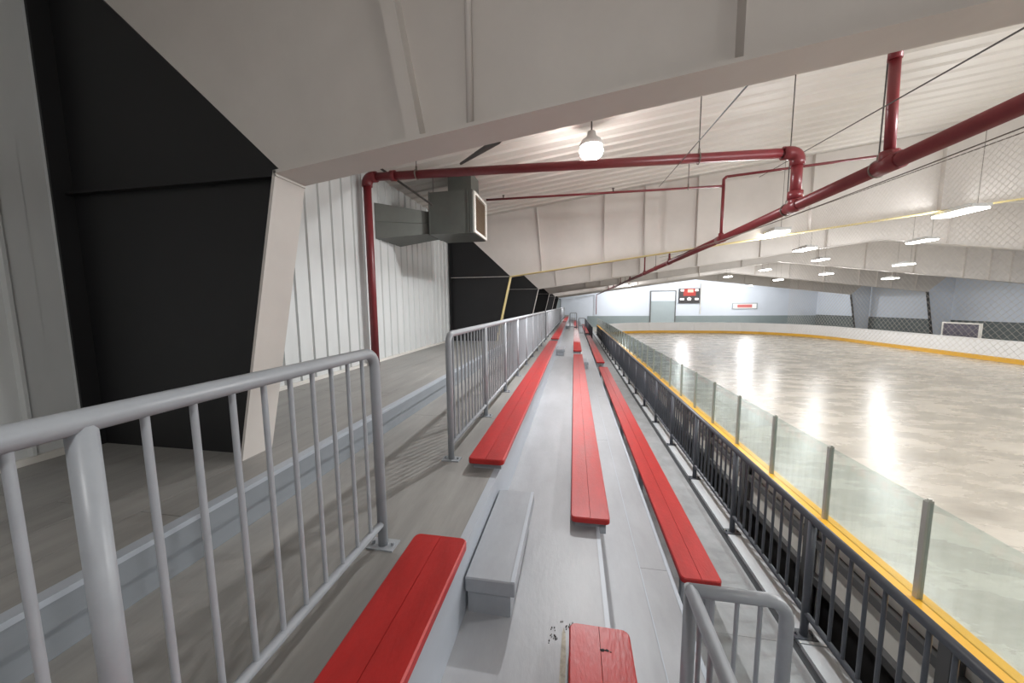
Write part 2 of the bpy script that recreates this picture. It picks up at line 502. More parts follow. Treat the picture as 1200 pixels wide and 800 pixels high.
railing('grey_railing', 'long grey tube railing left of the top bench, beginning past the step', XRAIL, 2.67, 12.0, ZA, 1.05, 1.15,
        [2.67 + 1.166 * k for k in range(1, 8)], 'rail')
railing('grey_railing', 'grey tube railing continuing beyond the second aisle on the left', XRAIL, 12.75, 24.4, ZA, 1.05, 1.15,
        [12.75 + 1.165 * k for k in range(1, 10)], 'rail')
railing('grey_railing', 'farthest grey tube railing on the left, near the end wall', XRAIL, 25.2, 37.0, ZA, 1.05, 1.15,
        [25.2 + 1.18 * k for k in range(1, 10)], 'rail', stuff=True)
XF = 1.69
railing('slate_railing', 'long slate grey railing between the front walkway and the rink boards', XF, -2.09, 22.0, ZD + 0.012, CZ - 1.535 - ZD - 0.012, 1.19,
        [2.67 + 1.19 * k for k in range(-3, 16)], 'rail_dark', bar_pitch=0.119, end0=False, r=0.027, rb=0.0112, bz=0.185)
railing('slate_railing', 'far slate railing set nearer the benches, beyond the long slate railing', 1.15, 22.6, 37.0, ZD, 1.05, 1.19,
        [22.6 + 1.2 * k for k in range(1, 12)], 'rail_dark', stuff=True)

# short L-shaped guard on the third tier at the lower right
t = thing('guard_rail', 'short grey L-shaped guard rail at the lower right, on the third tier', 'railing', (0.455, 1.34, ZC))
H = 0.94
R = 0.07
XE = 0.335
obj('top_rail', gtube([(0, 0, H), (XE - R, 0, H)] + [(a, 0, b) for a, b in arc(XE - R, H - R, R, PI / 2, 0, 6)][1:] + [(XE, 0, 0)], 0.024, 12), 'rail', t, smooth=True)
obj('top_rail', gtube([(0, 0, H), (0, -1.6, H)], 0.024, 12), 'rail', t, smooth=True)
obj('corner_post', gtube([(0, 0, 0), (0, 0, H + 0.012)], 0.0245, 12), 'rail', t, smooth=True)
obj('post', gtube([(0, -1.1, 0), (0, -1.1, H)], 0.0235, 12), 'rail', t, smooth=True)
obj('bottom_rail', gtube([(0, 0, 0.12), (XE, 0, 0.12)], 0.019, 10), 'rail', t, smooth=True)
obj('bottom_rail', gtube([(0, 0, 0.12), (0, -1.6, 0.12)], 0.019, 10), 'rail', t, smooth=True)
bme = mesh('baluster', gtube([(0, 0, 0.12), (0, 0, H)], 0.0085, 8, False), 'rail', True)
for k in (0.08, 0.165, 0.245):
    put('baluster', bme, t, (k, 0, 0))
for k in range(1, 15):
    put('baluster', bme, t, (0, -0.105 * k, 0))

# guards across the far aisle
def cross_guard(x0, x1, yy, zb, h, label, dep):
    t = thing('guard_rail', label, 'railing', (x0, yy, zb))
    W = x1 - x0
    obj('top_rail', gtube([(0, 0, 0), (0, 0, h - 0.07)] + [(a, 0, b) for a, b in arc(0.07, h - 0.07, 0.07, PI, PI / 2, 5)] +
                         [(a, 0, b) for a, b in arc(W - 0.07, h - 0.07, 0.07, PI / 2, 0, 5)] + [(W, 0, 0)], 0.03, 10), 'rail', t, smooth=True)
    obj('bottom_rail', gtube([(0, 0, 0.15), (W, 0, 0.15)], 0.02, 8), 'rail', t, smooth=True)
    obj('middle_rail', gtube([(0, 0, h * 0.55), (W, 0, h * 0.55)], 0.02, 8), 'rail', t, smooth=True)
    bm_ = mesh('baluster', gtube([(0, 0, 0.15), (0, 0, h)], 0.009, 6, False), 'rail', True)
    n = int(W / 0.13)
    for k in range(1, n):
        put('baluster', bm_, t, (W * k / n, 0, 0))
    return t
cross_guard(-0.27, 0.18, 24.55, ZB, 1.1, 'small grey guard rail across the second tier far down the stand', 0)
cross_guard(0.32, 0.72, 23.9, ZC, 1.15, 'small grey guard rail across the third tier far down the stand', 0)

# ------------------------------------------------------------------ benches
def plank_poly(x0, x1, y0, y1, r, left, right):
    """board outline with its outer corners rounded"""
    p = []
    p += ([(x0 + r, y0)] if False else [])
    p += [(a, b) for a, b in arc(x0 + r, y0 + r, r, PI, 1.5 * PI, 4)] if left else [(x0, y0)]
    p += [(a, b) for a, b in arc(x1 - r, y0 + r, r, 1.5 * PI, 2 * PI, 4)] if right else [(x1, y0)]
    p += [(a, b) for a, b in arc(x1 - r, y1 - r, r, 0, 0.5 * PI, 4)] if right else [(x1, y1)]
    p += [(a, b) for a, b in arc(x0 + r, y1 - r, r, 0.5 * PI, PI, 4)] if left else [(x0, y1)]
    return p
def board(x0, x1, y0, y1, z0, z1, r, left, right):
    c = 0.007
    a = plank_poly(x0, x1, y0, y1, r, left, right)
    b = plank_poly(x0 + (c if left else 0.0015), x1 - (c if right else 0.0015), y0 + c, y1 - c, max(r - c, 0.002), left, right)
    n = len(a)
    V = [(x, y, z0) for x, y in a] + [(x, y, z1 - c) for x, y in a] + [(x, y, z1) for x, y in b]
    Fc = [tuple(range(n - 1, -1, -1)), tuple(range(2 * n, 3 * n))]
    for k in (0, n):
        for i in range(n):
            j = (i + 1) % n
            Fc.append((k + i, k + j, k + j + n, k + i + n))
    return V, Fc
def bench(label, x0, x1, y0, y1, ztop, zbase, style, group):
    t = thing('bench', label, 'bench', (x0, y0, zbase), group)
    W, L, h = x1 - x0, y1 - y0, ztop - zbase
    mid = W / 2
    obj('plank', board(0, mid, 0, L, h - 0.04, h, 0.035, True, False), 'red', t)
    obj('plank', board(mid, W, 0, L, h - 0.04, h, 0.035, False, True), 'red', t)
    n = max(2, int(round(L / 1.8)) + 1)
    if style == 'block':
        s = mesh('support', gjoin(gbox(0.03, W - 0.03, 0, 0.05, 0, h - 0.041)), 'step')
    elif style == 'front':
        s = mesh('support', gjoin(gbox(0.03, W - 0.025, 0, 0.05, 0, h - 0.041), gbox(W - 0.075, W - 0.025, 0, 0.05, -0.05, h - 0.041)), 'step')
    else:
        s = mesh('support', gjoin(gbox(0.02, W - 0.02, 0, 0.06, h - 0.085, h - 0.041), gbox(0.02, 0.07, 0, 0.06, 0, h - 0.085), gbox(W - 0.09, W - 0.04, 0, 0.06, 0, h - 0.085)), 'step')
    for k in range(n):
        put('support', s, t, (0, 0.06 + (L - 0.17) * k / (n - 1), 0))
    return t
ZS1, ZS2, ZS3 = CZ - 1.18, CZ - 1.56, CZ - 1.99
B1, B2, B3 = (-0.805, -0.522), (-0.008, 0.275), (0.793, 1.072)
g1, g2, g3 = 'top row of red benches', 'middle row of red benches', 'lowest row of red benches'
bench('red two-plank bench beside the near railing, cut off by the bottom edge', *B1, -2.5, 1.60, ZS1, ZA, 'block', g1)
bench('long red bench of the top row beginning just past the near step block', *B1, 2.50, 11.55, ZS1, ZA, 'block', g1)
bench('red bench of the top row beyond the second aisle', *B1, 12.45, 24.3, ZS1, ZA, 'block', g1)
bench('farthest red bench of the top row', *B1, 25.3, 36.5, ZS1, ZA, 'block', g1)
nb = bench('short visible red bench end with a black scorch mark, bottom centre', *B2, -2.5, 1.60, ZS2, ZB, 'front', g2)
bench('long red bench of the middle row beginning just past the aisle', *B2, 2.47, 11.2, ZS2, ZB, 'front', g2)
bench('red bench of the middle row beyond the second aisle', *B2, 12.1, 24.1, ZS2, ZB, 'front', g2)
bench('farthest red bench of the middle row', *B2, 25.3, 36.5, ZS2, ZB, 'front', g2)
bench('long red bench of the lowest row, nearest the slate railing', *B3, 2.53, 11.4, ZS3, ZD, 'legs', g3)
bench('red bench of the lowest row beyond the second aisle', *B3, 12.35, 23.3, ZS3, ZD, 'legs', g3)
bench('farthest red bench of the lowest row', *B3, 25.3, 36.5, ZS3, ZD, 'legs', g3)
# scorch mark on the near bench end
def blob(cx, cy, r, z, seed, n=14):
    rnd = random.Random(seed)
    p = [(cx + r * rnd.uniform(0.65, 1.1) * math.cos(2 * PI * i / n) * 1.5, cy + r * rnd.uniform(0.65, 1.1) * math.sin(2 * PI * i / n)) for i in range(n)]
    return gprism(p, 'z', z - 0.002, z + 0.0012)
hN = ZS2 - ZB
obj('scorch_mark', gjoin(blob(0.150, 3.975, 0.0085, hN, 1), blob(0.170, 3.977, 0.0065, hN, 2), blob(0.186, 3.972, 0.003, hN, 3)), 'mark', nb)

# step blocks in the aisles
def step_block(label, x0, x1, y0, y1, ztop, zb):
    t = thing('step_block', label, 'step', (x0, y0, zb), 'step blocks in the aisles')
    h = ztop - zb
    obj('top_board', gbox(0, x1 - x0, 0, y1 - y0, h - 0.085, h), 'step', t, bevel=0.006)
    obj('base_block', gbox(0.004, x1 - x0 - 0.03, 0.035, y1 - y0 - 0.035, 0, h - 0.086), 'step', t)
    obj('nosing_strip', gbox(x1 - x0 - 0.022, x1 - x0 - 0.002, 0.004, y1 - y0 - 0.004, h - 0.004, h + 0.003), 'riser', t)
    return t
step_block('near grey painted step block against the riser between two red benches', XA + 0.016, -0.288, 1.635, 2.535, CZ - 1.43, ZB)
step_block('small grey step block on the second tier in the second aisle', XA + 0.016, -0.29, 11.45, 12.3, CZ - 1.45, ZB)
step_block('small grey step block on the third tier in the second aisle', XB + 0.01, 0.47, 11.25, 12.1, CZ - 1.83, ZC)
step_block('far small grey step block on the second tier beyond the second aisle', XA + 0.016, -0.31, 24.35, 24.5 + 0.6, CZ - 1.45, ZB)

# crumbs and a bare patch beside the near bench end
rnd = random.Random(5)
gs = []
for k in range(30):
    cx, cy = (rnd.gauss(-0.092, 0.012), rnd.gauss(1.60, 0.022)) if k < 18 else (rnd.gauss(-0.03, 0.03), rnd.gauss(1.67, 0.02))
    s = rnd.uniform(0.001, 0.003)
    gs.append(gbox(cx - s, cx + s, cy - s * 1.4, cy + s * 1.4, ZB + 0.0005, ZB + 0.004))
cr = obj('paint_crumbs', gjoin(*gs), 'crumb')
tag(cr, 'dark paint crumbs scattered beside the near bench end', 'debris', kind='stuff')
wp = obj('worn_strip', gprism([(-0.052, 0.9), (-0.02, 0.9), (-0.022, 1.50), (-0.026, 1.62), (-0.036, 1.66), (-0.044, 1.63), (-0.05, 1.4)], 'z', ZB + 0.0002, ZB + 0.0018), 'pale_wood', lvB)

# ------------------------------------------------------------------ rink boards and glass
XG = 2.2
ZCAP, ZGL = CZ - 1.895, CZ - 1.245
GP = 0.847
yg0 = 2.485 - GP * 5
nb_ = thing('rink_barrier', 'near rink boards with yellow cap rail and glass panes on posts', 'barrier', (XG, yg0, 0))
LEN = GP * 42
# boards: face, back panels between a steel frame
nP = 14
pl = LEN / nP
bp = mesh('board_panel', gbox(-0.02, 0.02, 0.002, pl - 0.002, 0.02, ZCAP - 0.06), 'board')
bk = mesh('back_panel', gbox(-0.035, -0.021, 0.03, pl - 0.03, CZ - 2.44, ZCAP - 0.07), 'board_back')
lk = mesh('lower_gap_shade', gbox(-0.03, -0.021, 0.03, pl - 0.03, 0.03, CZ - 2.50), 'black')  # black sheet standing in for the shade in the gap below
for i in range(nP):
    put('board_panel', bp, nb_, (0.02, pl * i, 0))
    put('back_panel', bk, nb_, (0.02, pl * i, 0))
    put('lower_gap_shade', lk, nb_, (0.02, pl * i, 0))
up = mesh('frame_upright', gbox(-0.095, -0.02, -0.035, 0.035, 0, ZCAP - 0.05), 'board_frame')
n = int(LEN / 1.2)
for i in range(n + 1):
    put('frame_upright', up, nb_, (0, 0.35 + 1.2 * i, 0))
for z in (CZ - 2.13, CZ - 2.47, 0.12):
    obj('frame_rail', gbox(-0.07, -0.016, 0, LEN, z - 0.035, z + 0.035), 'board_frame', nb_)
obj('cap_rail', gjoin(gbox(-0.10, 0.075, 0, LEN, ZCAP - 0.05, ZCAP - 0.008), gbox(-0.09, 0.065, 0, LEN, ZCAP - 0.008, ZCAP)), 'yellow', nb_)
post = mesh('glass_post', gjoin(gbox(-0.015, 0.015, -0.013, 0.013, ZCAP - 0.02, ZGL + 0.012), gbox(-0.021, -0.015, -0.016, 0.016, ZCAP - 0.02, ZGL + 0.006),
                                gbox(-0.008, 0.008, -0.008, 0.008, ZGL + 0.012, ZGL + 0.02)), 'alu')
pane = mesh('glass_pane', gbox(-0.006, 0.006, 0.015, GP - 0.015, ZCAP, ZGL), 'glass')
for i in range(43):
    put('glass_post', post, nb_, (0, GP * i, 0))
    if i < 42:
        put('glass_pane', pane, nb_, (0, GP * i, 0))

# far boards: end of the rink and the far side with rounded corners
fb = thing('rink_barrier', 'far white rink boards with yellow kick strip curving round the far corner', 'barrier', (11.7, 39.6, 0))
RX0, RX1, RYE, RR = XG + 0.02, 21.25, 39.6, 7.2
pth = [(RX0, yg0 + LEN + 0.0)]
if yg0 + LEN < RYE - RR:
    pth.append((RX0, RYE - RR))
pth += arc(RX0 + RR, RYE - RR, RR, PI, PI / 2, 8)[1:]
pth += [(RX0 + RR + (RX1 - RX0 - 2 * RR) * k / 3, RYE) for k in (1, 2)]
pth += arc(RX1 - RR, RYE - RR, RR, PI / 2, 0, 8)
yy = RYE - RR
while yy > -9:
    yy -= 2.44
    pth.append((RX1, yy))
ZT = CZ - 1.95
for (ax, ay), (bx, by) in zip(pth[:-1], pth[1:]):
    L = math.hypot(bx - ax, by - ay)
    if L < 0.2:
        continue
    dx, dy = (bx - ax) / L, (by - ay) / L
    nx, ny = dy, -dx
    def strip(o0, o1, z0, z1, e=0.004):
        q = [(ax + dx * e + nx * o0 - 11.7, ay + dy * e + ny * o0 - 39.6), (bx - dx * e + nx * o0 - 11.7, by - dy * e + ny * o0 - 39.6),
             (bx - dx * e + nx * o1 - 11.7, by - dy * e + ny * o1 - 39.6), (ax + dx * e + nx * o1 - 11.7, ay + dy * e + ny * o1 - 39.6)]
        return gprism(q, 'z', z0, z1)
    p_ = obj('board_panel', strip(-0.03, 0.03, 0.0, ZT - 0.03), 'board', fb)
    obj('kick_strip', strip(0.031, 0.045, 0.0, 0.24), 'kick', p_)
    obj('cap', strip(-0.08, 0.06, ZT - 0.03, ZT), 'board', p_)

# dark framed panel behind the far boards
t = thing('dark_panel', 'dark framed panel standing just behind the far white boards', 'panel', (22.3, 23.6, 0))
obj('panel_face', gbox(0, 0.06, 0.08, 2.0, 0.4, CZ - 1.30), 'panel_dark', t)
obj('frame', gjoin(gbox(-0.03, 0.08, 0, 0.08, 0, CZ - 1.22), gbox(-0.03, 0.08, 2.0, 2.08, 0, CZ - 1.22), gbox(-0.03, 0.08, 0.08, 2.0, CZ - 1.30, CZ - 1.22)), 'frame_white', t)

# protective net hanging above the near glass
net = thing('protective_net', 'diamond mesh net hung from wires above the near glass', 'net', (XG, 0, CZ))
gs = []
ya, yb, za, zb_ = 0.2, 4.1, -0.30, 0.87
pit = 0.036
Hn = zb_ - za
k = ya - Hn
while k < yb:
    for s in (1, -1):
        # strand y = k + s*(z - za) going up
        if s == 1:
            zlo = max(za, za + (ya - k)); zhi = min(zb_, za + (yb - k))
            if zhi - zlo > 0.03:
                gs.append(gtube([(0, k + (zlo - za), zlo), (0, k + (zhi - za), zhi)], 0.0007, 3, False))
        else:
            kk = k + Hn
            zlo = max(za, za + (kk - yb)); zhi = min(zb_, za + (kk - ya))
            if zhi - zlo > 0.03:
                gs.append(gtube([(0, kk - (zlo - za), zlo), (0, kk - (zhi - za), zhi)], 0.0007, 3, False))
    k += pit
o = obj('netting', gjoin(*gs), 'net', net)
o['kind'] = 'stuff'
def sag(y0, y1, z0, z1, s, x=0.0, n=10):
    return [(x, y0 + (y1 - y0) * i / n, z0 + (z1 - z0) * i / n - s * 4 * (i / n) * (1 - i / n)) for i in range(n + 1)]
obj('support_wire', gtube(sag(-5.84, 2.0, 1.0, 0.88, 0.02), 0.004, 5), 'cable', net)
obj('support_wire', gtube(sag(2.0, 9.88, 0.86, 1.22, 0.08), 0.004, 5), 'cable', net)
obj('support_wire', gtube(sag(-1.0, 9.88, 0.78, 1.12, 0.04, 0.03), 0.003, 5), 'cable', net)

# ------------------------------------------------------------------ pipework
def elbow(p, r):
    return gjoin(gtube([(p[0] - r * 1.0, p[1], p[2]), (p[0] + r * 1.0, p[1], p[2])], r, 12), gtube([(p[0], p[1], p[2] - r), (p[0], p[1], p[2] + r)], r, 12))
XM, ZM = 2.972, CZ + 1.322
pm = thing('sprinkler_main', 'thick dark red pipe running the length of the hall under the frames', 'pipe', (XM, 2.0, ZM))
obj('pipe', gtube([(0, -8, 0), (0, 46.9, 0.0)], 0.070, 14), 'pipe', pm, smooth=True)
obj('end_drop', gtube([(0, 46.9, 0.0), (0, 46.9, -2.65)], 0.055, 10), 'pipe', pm, smooth=True)
for yy in (4.1, 5.567, 8.02, 12.0, 16.0, 20.0, 24.0, 28.0, 32.0):
    obj('coupling', gjoin(gtube([(0, yy - 2.0 - 0.14, 0), (0, yy - 2.0 + 0.14, 0)], 0.081, 14), gtube([(0, yy - 2, 0), (0, yy - 2, 0.12)], 0.075 if yy < 6 else 0.05, 12)), 'pipe', pm, smooth=True)
# riser up the wall, across under the roof and down to the main
rs = thing('riser_pipe', 'dark red pipe rising up the ribbed wall and crossing under the roof to the main', 'pipe', (-3.44, 5.567, ZU))
RY = 5.567
def rel(x, z): return (x + 3.44, 0, CZ + z - ZU)
obj('pipe', gtube([rel(-3.44, -1.03), rel(-3.44, 2.06)], 0.066, 14), 'pipe', rs, smooth=True)
obj('pipe', gtube([rel(-3.36, 2.15), rel(2.90, 2.03)], 0.066, 14), 'pipe', rs, smooth=True)
obj('pipe', gtube([rel(2.972, 1.96), rel(2.972, 1.44)], 0.066, 14), 'pipe', rs, smooth=True)
obj('elbow', gtube([rel(-3.44, 2.0)] + [(a + 3.44, 0, b + CZ - ZU) for a, b in arc(-3.33, 2.04, 0.11, PI, PI / 2, 6)] + [rel(-3.26, 2.149)], 0.086, 14), 'pipe', rs, smooth=True)
obj('elbow', gtube([rel(2.78, 2.033)] + [(a + 3.44, 0, b + CZ - ZU) for a, b in arc(2.86, 1.918, 0.112, PI / 2, 0, 6)] + [rel(2.972, 1.86)], 0.086, 14), 'pipe', rs, smooth=True)
obj('coupling', gtube([rel(-3.0, 2.145), rel(-2.92, 2.143)], 0.085, 14), 'pipe', rs, smooth=True)
obj('coupling', gtube([rel(2.972, 1.52), rel(2.972, 1.42)], 0.09, 14), 'pipe', rs, smooth=True)
# upright near the first frame
ur = thing('sprinkler_branch', 'thick dark red upright from the main to the roof beside the nearest frame', 'pipe', (XM, 4.10, ZM))
obj('pipe', gtube([(0, 0, 0.07), (-0.03, 0, 1.02)], 0.043, 14), 'pipe', ur, smooth=True)
obj('elbow', gtube([(-0.03, 0, 0.94), (-0.03, 0, 1.06), (0.05, 0, 1.12), (0.16, 0, 1.13)], 0.054, 12), 'pipe', ur, smooth=True)
obj('cross_pipe', gtube([(0.12, 0, 1.13), (6.0, 0, 1.13 + 0.72)], 0.03, 8), 'pipe', ur, smooth=True)
# branch lines
def branch(yy, zl, zr, x0, x1, label, up=0.03):
    t = thing('sprinkler_branch', label, 'pipe', (XM, yy, ZM), 'thin sprinkler branches')
    obj('drop', gtube([(0, 0, 0.07), (0, 0, zl - ZM + CZ)], up, 10), 'pipe', t, smooth=True)
    obj('cross_pipe', gtube([(0, 0, zl + CZ - ZM), (x0 - XM, 0, zl + CZ - ZM + 0.02)], 0.024, 8), 'pipe', t, smooth=True)
    if x1:
        obj('drop', gtube([(0, 0, zl + CZ - ZM), (0, 0, zr + CZ - ZM - 0.05), (0.05, 0, zr + CZ - ZM)], up, 10), 'pipe', t, smooth=True)
        obj('cross_pipe', gtube([(0.05, 0, zr + CZ - ZM), (x1 - XM, 0, zr + CZ - ZM + 0.07 * (x1 - XM))], 0.026, 8), 'pipe', t, smooth=True)
    hd = mesh('sprinkler_head', gjoin(gtube([(0, 0, 0), (0, 0, 0.07)], 0.014, 6), gtube([(0, 0, 0.07), (0, 0, 0.076)], 0.03, 8)), 'rod')
    x = x0 + 0.4
    while x < XM - 0.5:
        put('sprinkler_head', hd, t, (x - XM, 0, zl + CZ - ZM + 0.02))
        x += 2.4
    return t
branch(8.02, 2.38, 2.56, -2.0, 5.7, 'thin dark red pipe crossing the roof in front of the second frame')
branch(12.0, 2.10, 0, -2.4, None, 'thin dark red branch just beyond the second frame')
branch(16.0, 2.10, 0, -2.4, None, 'thin dark red branch just before the third frame')
for i, yy in enumerate((20.0, 24.0, 28.0, 32.0)):
    branch(yy, 1.9, 0, -2.4, None, ['fifth', 'sixth', 'seventh', 'eighth'][i] + ' thin dark red branch counted down the hall')
# hanger rods
def rod(name, label, p, q, r, m='rod', group='pipe hanger rods'):
    v = [Vector((a[0], a[1], CZ + a[2])) for a in (p, q)]
    o = obj(name, gtube([(0, 0, 0), tuple(v[1] - v[0])], r, 6), m, None, tuple(v[0]))
    return tag(o, label, 'rod', group)
def ring(name, x, y, z, r, parent=None):
    pass
def hanger(label, x, y, zpipe, r, along='y'):
    t = thing('pipe_hanger', label, 'hanger', (x, y, CZ + zpipe), 'pipe hanger rods')
    top = roof_z(x) - CZ - zpipe
    obj('rod', gtube([(0, 0, r + 0.05), (0, 0, top)], 0.007, 6), 'rod', t)
    if along == 'y':
        pts = [(a, 0, b) for a, b in arc(0, 0.0, r + 0.008, -PI / 2, 1.5 * PI, 14)] + []
    else:
        pts = [(0, a, b) for a, b in arc(0, 0.0, r + 0.008, -PI / 2, 1.5 * PI, 14)]
    obj('clevis', gjoin(gtube(pts, 0.008, 6), gbox(-0.012, 0.012, -0.012, 0.012, r, r + 0.06)), 'cable', t)
hanger('hanger rod holding the thick main pipe nearest the viewer', XM, 4.22, 1.322, 0.072)
hanger('hanger rod holding the thick main pipe beside the riser elbow', XM, 5.75, 1.322, 0.072)
hanger('hanger rod holding the crossing pipe right of the round lamp', 1.72, 5.567, 2.05, 0.07, 'x')
hanger('hanger rod holding the crossing pipe above the duct box', -2.55, 5.567, 2.135, 0.07, 'x')
hanger('hanger rod holding the thin crossing pipe before the second frame', 2.30, 8.02, 2.382, 0.026, 'x')
for i, yy in enumerate((13.9, 21.8)):
    hanger(['hanger rod on the main pipe past the second frame', 'hanger rod on the main pipe past the third frame'][i], XM, yy, 1.322, 0.072)
# roof bracing cables between the first two frames and beyond
def cable(label, p, q, r=0.006, m='rod'):
    a, b = Vector((p[0], p[1], CZ + p[2])), Vector((q[0], q[1], CZ + q[2]))
    o = obj('brace_cable', gtube([(0, 0, 0), tuple(b - a)], r, 6), m, None, tuple(a))
    return tag(o, label, 'cable', 'roof brace cables')
cable('brace cable slanting from the nearest frame down behind the crossing pipe', (0.92, 2.15, 1.18), (2.1, 9.75, 2.97))
cable('long thin brace cable slanting down from the upper right', (2.30, 2.14, 1.40), (4.4, 9.75, 3.05))
cable('thick dark brace left of the round lamp, under the nearest frame', (-0.454, 2.15, 0.985), (-2.0, 6.2, 2.50), 0.022)
cable('dark brace rod slanting down to the duct from the wall pipe elbow', (-3.30, 5.75, 2.36), (-2.66, 6.44, 1.90), 0.02)

# ------------------------------------------------------------------ duct
t = thing('duct_unit', 'grey sheet metal duct box with brown grille hanging by the ribbed wall', 'duct', (-2.3, 7.0, CZ + 1.37))
def dl(x, y, z): return (x + 2.3, y - 7.0, z - 1.37)
def frustum(q0, q1):
    v = [dl(*p) for p in q0] + [dl(*p) for p in q1]
    return v, [(3, 2, 1, 0), (4, 5, 6, 7), (0, 1, 5, 4), (1, 2, 6, 5), (2, 3, 7, 6), (3, 0, 4, 7)]
bx = obj('box', frustum([(-2.76, 6.5, 1.37), (-1.88, 6.5, 1.37), (-1.88, 7.45, 1.37), (-2.76, 7.45, 1.37)],
                        [(-2.76, 6.5, 2.15), (-1.88, 6.5, 2.15), (-1.88, 7.45, 2.15), (-2.76, 7.45, 2.15)]), 'duct', t)
for xx in (-2.74, -1.98, -1.93, -1.90):
    obj('seam', frustum([(xx - 0.008, 6.488, 1.36), (xx + 0.008, 6.488, 1.36), (xx + 0.008, 6.5, 1.36), (xx - 0.008, 6.5, 1.36)],
                        [(xx - 0.008, 6.488, 2.16), (xx + 0.008, 6.488, 2.16), (xx + 0.008, 6.5, 2.16), (xx - 0.008, 6.5, 2.16)]), 'duct', bx)
obj('wall_duct', frustum([(-3.60, 6.02, 1.24), (-2.77, 6.62, 1.41), (-2.77, 7.2, 1.41), (-3.60, 6.95, 1.24)],
                         [(-3.60, 6.02, 1.88), (-2.77, 6.62, 1.82), (-2.77, 7.2, 1.82), (-3.60, 6.95, 1.88)]), 'duct', t)
obj('duct_seam', frustum([(-3.58, 6.015, 1.545), (-2.77, 6.60, 1.60), (-2.77, 6.62, 1.60), (-3.58, 6.03, 1.545)],
                         [(-3.58, 6.015, 1.565), (-2.77, 6.60, 1.615), (-2.77, 6.62, 1.615), (-3.58, 6.03, 1.565)]), 'duct', t)
obj('collar', frustum([(-2.80, 6.58, 1.38), (-2.762, 6.58, 1.38), (-2.762, 7.24, 1.38), (-2.80, 7.24, 1.38)],
                      [(-2.80, 6.58, 1.86), (-2.762, 6.58, 1.86), (-2.762, 7.24, 1.86), (-2.80, 7.24, 1.86)]), 'gap', t)
obj('roof_duct', frustum([(-2.45, 6.75, 2.151), (-1.98, 6.75, 2.151), (-1.98, 7.3, 2.151), (-2.45, 7.3, 2.151)],
                         [(-2.45, 6.75, 2.55), (-1.98, 6.75, 2.57), (-1.98, 7.3, 2.57), (-2.45, 7.3, 2.55)]), 'duct', t)
gr = obj('grille', gjoin(*[frustum([(-1.879, 6.60, 1.45 + 0.04 * k), (-1.86, 6.60, 1.44 + 0.04 * k), (-1.86, 7.36, 1.44 + 0.04 * k), (-1.879, 7.36, 1.45 + 0.04 * k)],
                                   [(-1.879, 6.60, 1.475 + 0.04 * k), (-1.86, 6.60, 1.455 + 0.04 * k), (-1.86, 7.36, 1.455 + 0.04 * k), (-1.879, 7.36, 1.475 + 0.04 * k)]) for k in range(16)]), 'grille', t)
obj('grille_frame', gjoin(frustum([(-1.879, 6.52, 1.38), (-1.85, 6.52, 1.38), (-1.85, 6.59, 1.38), (-1.879, 6.59, 1.38)], [(-1.879, 6.52, 2.14), (-1.85, 6.52, 2.14), (-1.85, 6.59, 2.14), (-1.879, 6.59, 2.14)]),
                          frustum([(-1.879, 7.37, 1.38), (-1.85, 7.37, 1.38), (-1.85, 7.44, 1.38), (-1.879, 7.44, 1.38)], [(-1.879, 7.37, 2.14), (-1.85, 7.37, 2.14), (-1.85, 7.44, 2.14), (-1.879, 7.44, 2.14)]),
                          frustum([(-1.879, 6.59, 1.38), (-1.85, 6.59, 1.38), (-1.85, 7.37, 1.38), (-1.879, 7.37, 1.38)], [(-1.879, 6.59, 1.43), (-1.85, 6.59, 1.43), (-1.85, 7.37, 1.43), (-1.879, 7.37, 1.43)]),
                          frustum([(-1.879, 6.59, 2.09), (-1.85, 6.59, 2.09), (-1.85, 7.37, 2.09), (-1.879, 7.37, 2.09)], [(-1.879, 6.59, 2.14), (-1.85, 6.59, 2.14), (-1.85, 7.37, 2.14), (-1.879, 7.37, 2.14)])), 'frame_white', t)
hr = mesh('hanger_rod', gtube([(0, 0, 0), (0, 0, 0.36)], 0.006, 6), 'rod')
for x, y in ((-2.68, 6.56), (-2.6, 7.3)):
    put('hanger_rod', hr, t, dl(x, y, 2.15))

# ------------------------------------------------------------------ lamps
hous = mesh('housing', gjoin(gbox(-0.18, 0.18, -0.44, 0.44, 0.0, 0.07), gbox(-0.08, 0.08, -0.25, 0.25, 0.07, 0.12)), 'housing')
diff = mesh('diffuser', gbox(-0.16, 0.16, -0.42, 0.42, -0.04, -0.002), 'lamp')
def rink_lamp(label, x, y, z, k=1.0):
    t = thing('rink_lamp', label, 'lamp', (x, y, CZ + z), 'long lamps over the rink')
    put('housing', hous, t)
    put('diffuser', diff, t)
    top = roof_z(x) - CZ - z
    wv = gjoin(gtube([(0, -0.35, 0.07), (0, -0.35, top)], 0.005, 5), gtube([(0, 0.35, 0.07), (0, 0.35, top)], 0.005, 5))
    obj('suspension_wire', wv, 'cable', t)
    ld = bpy.data.lights.new('lamp_light', 'POINT')
    ld.shadow_soft_size = 0.16
    ld.energy = P_RINK * k
    ld.color = (0.985, 0.99, 1.0)
    lo = bpy.data.objects.new('lamp_light', ld)
    C.objects.link(lo)
    lo.parent = t
    lo.location = (0, 0, -0.22)
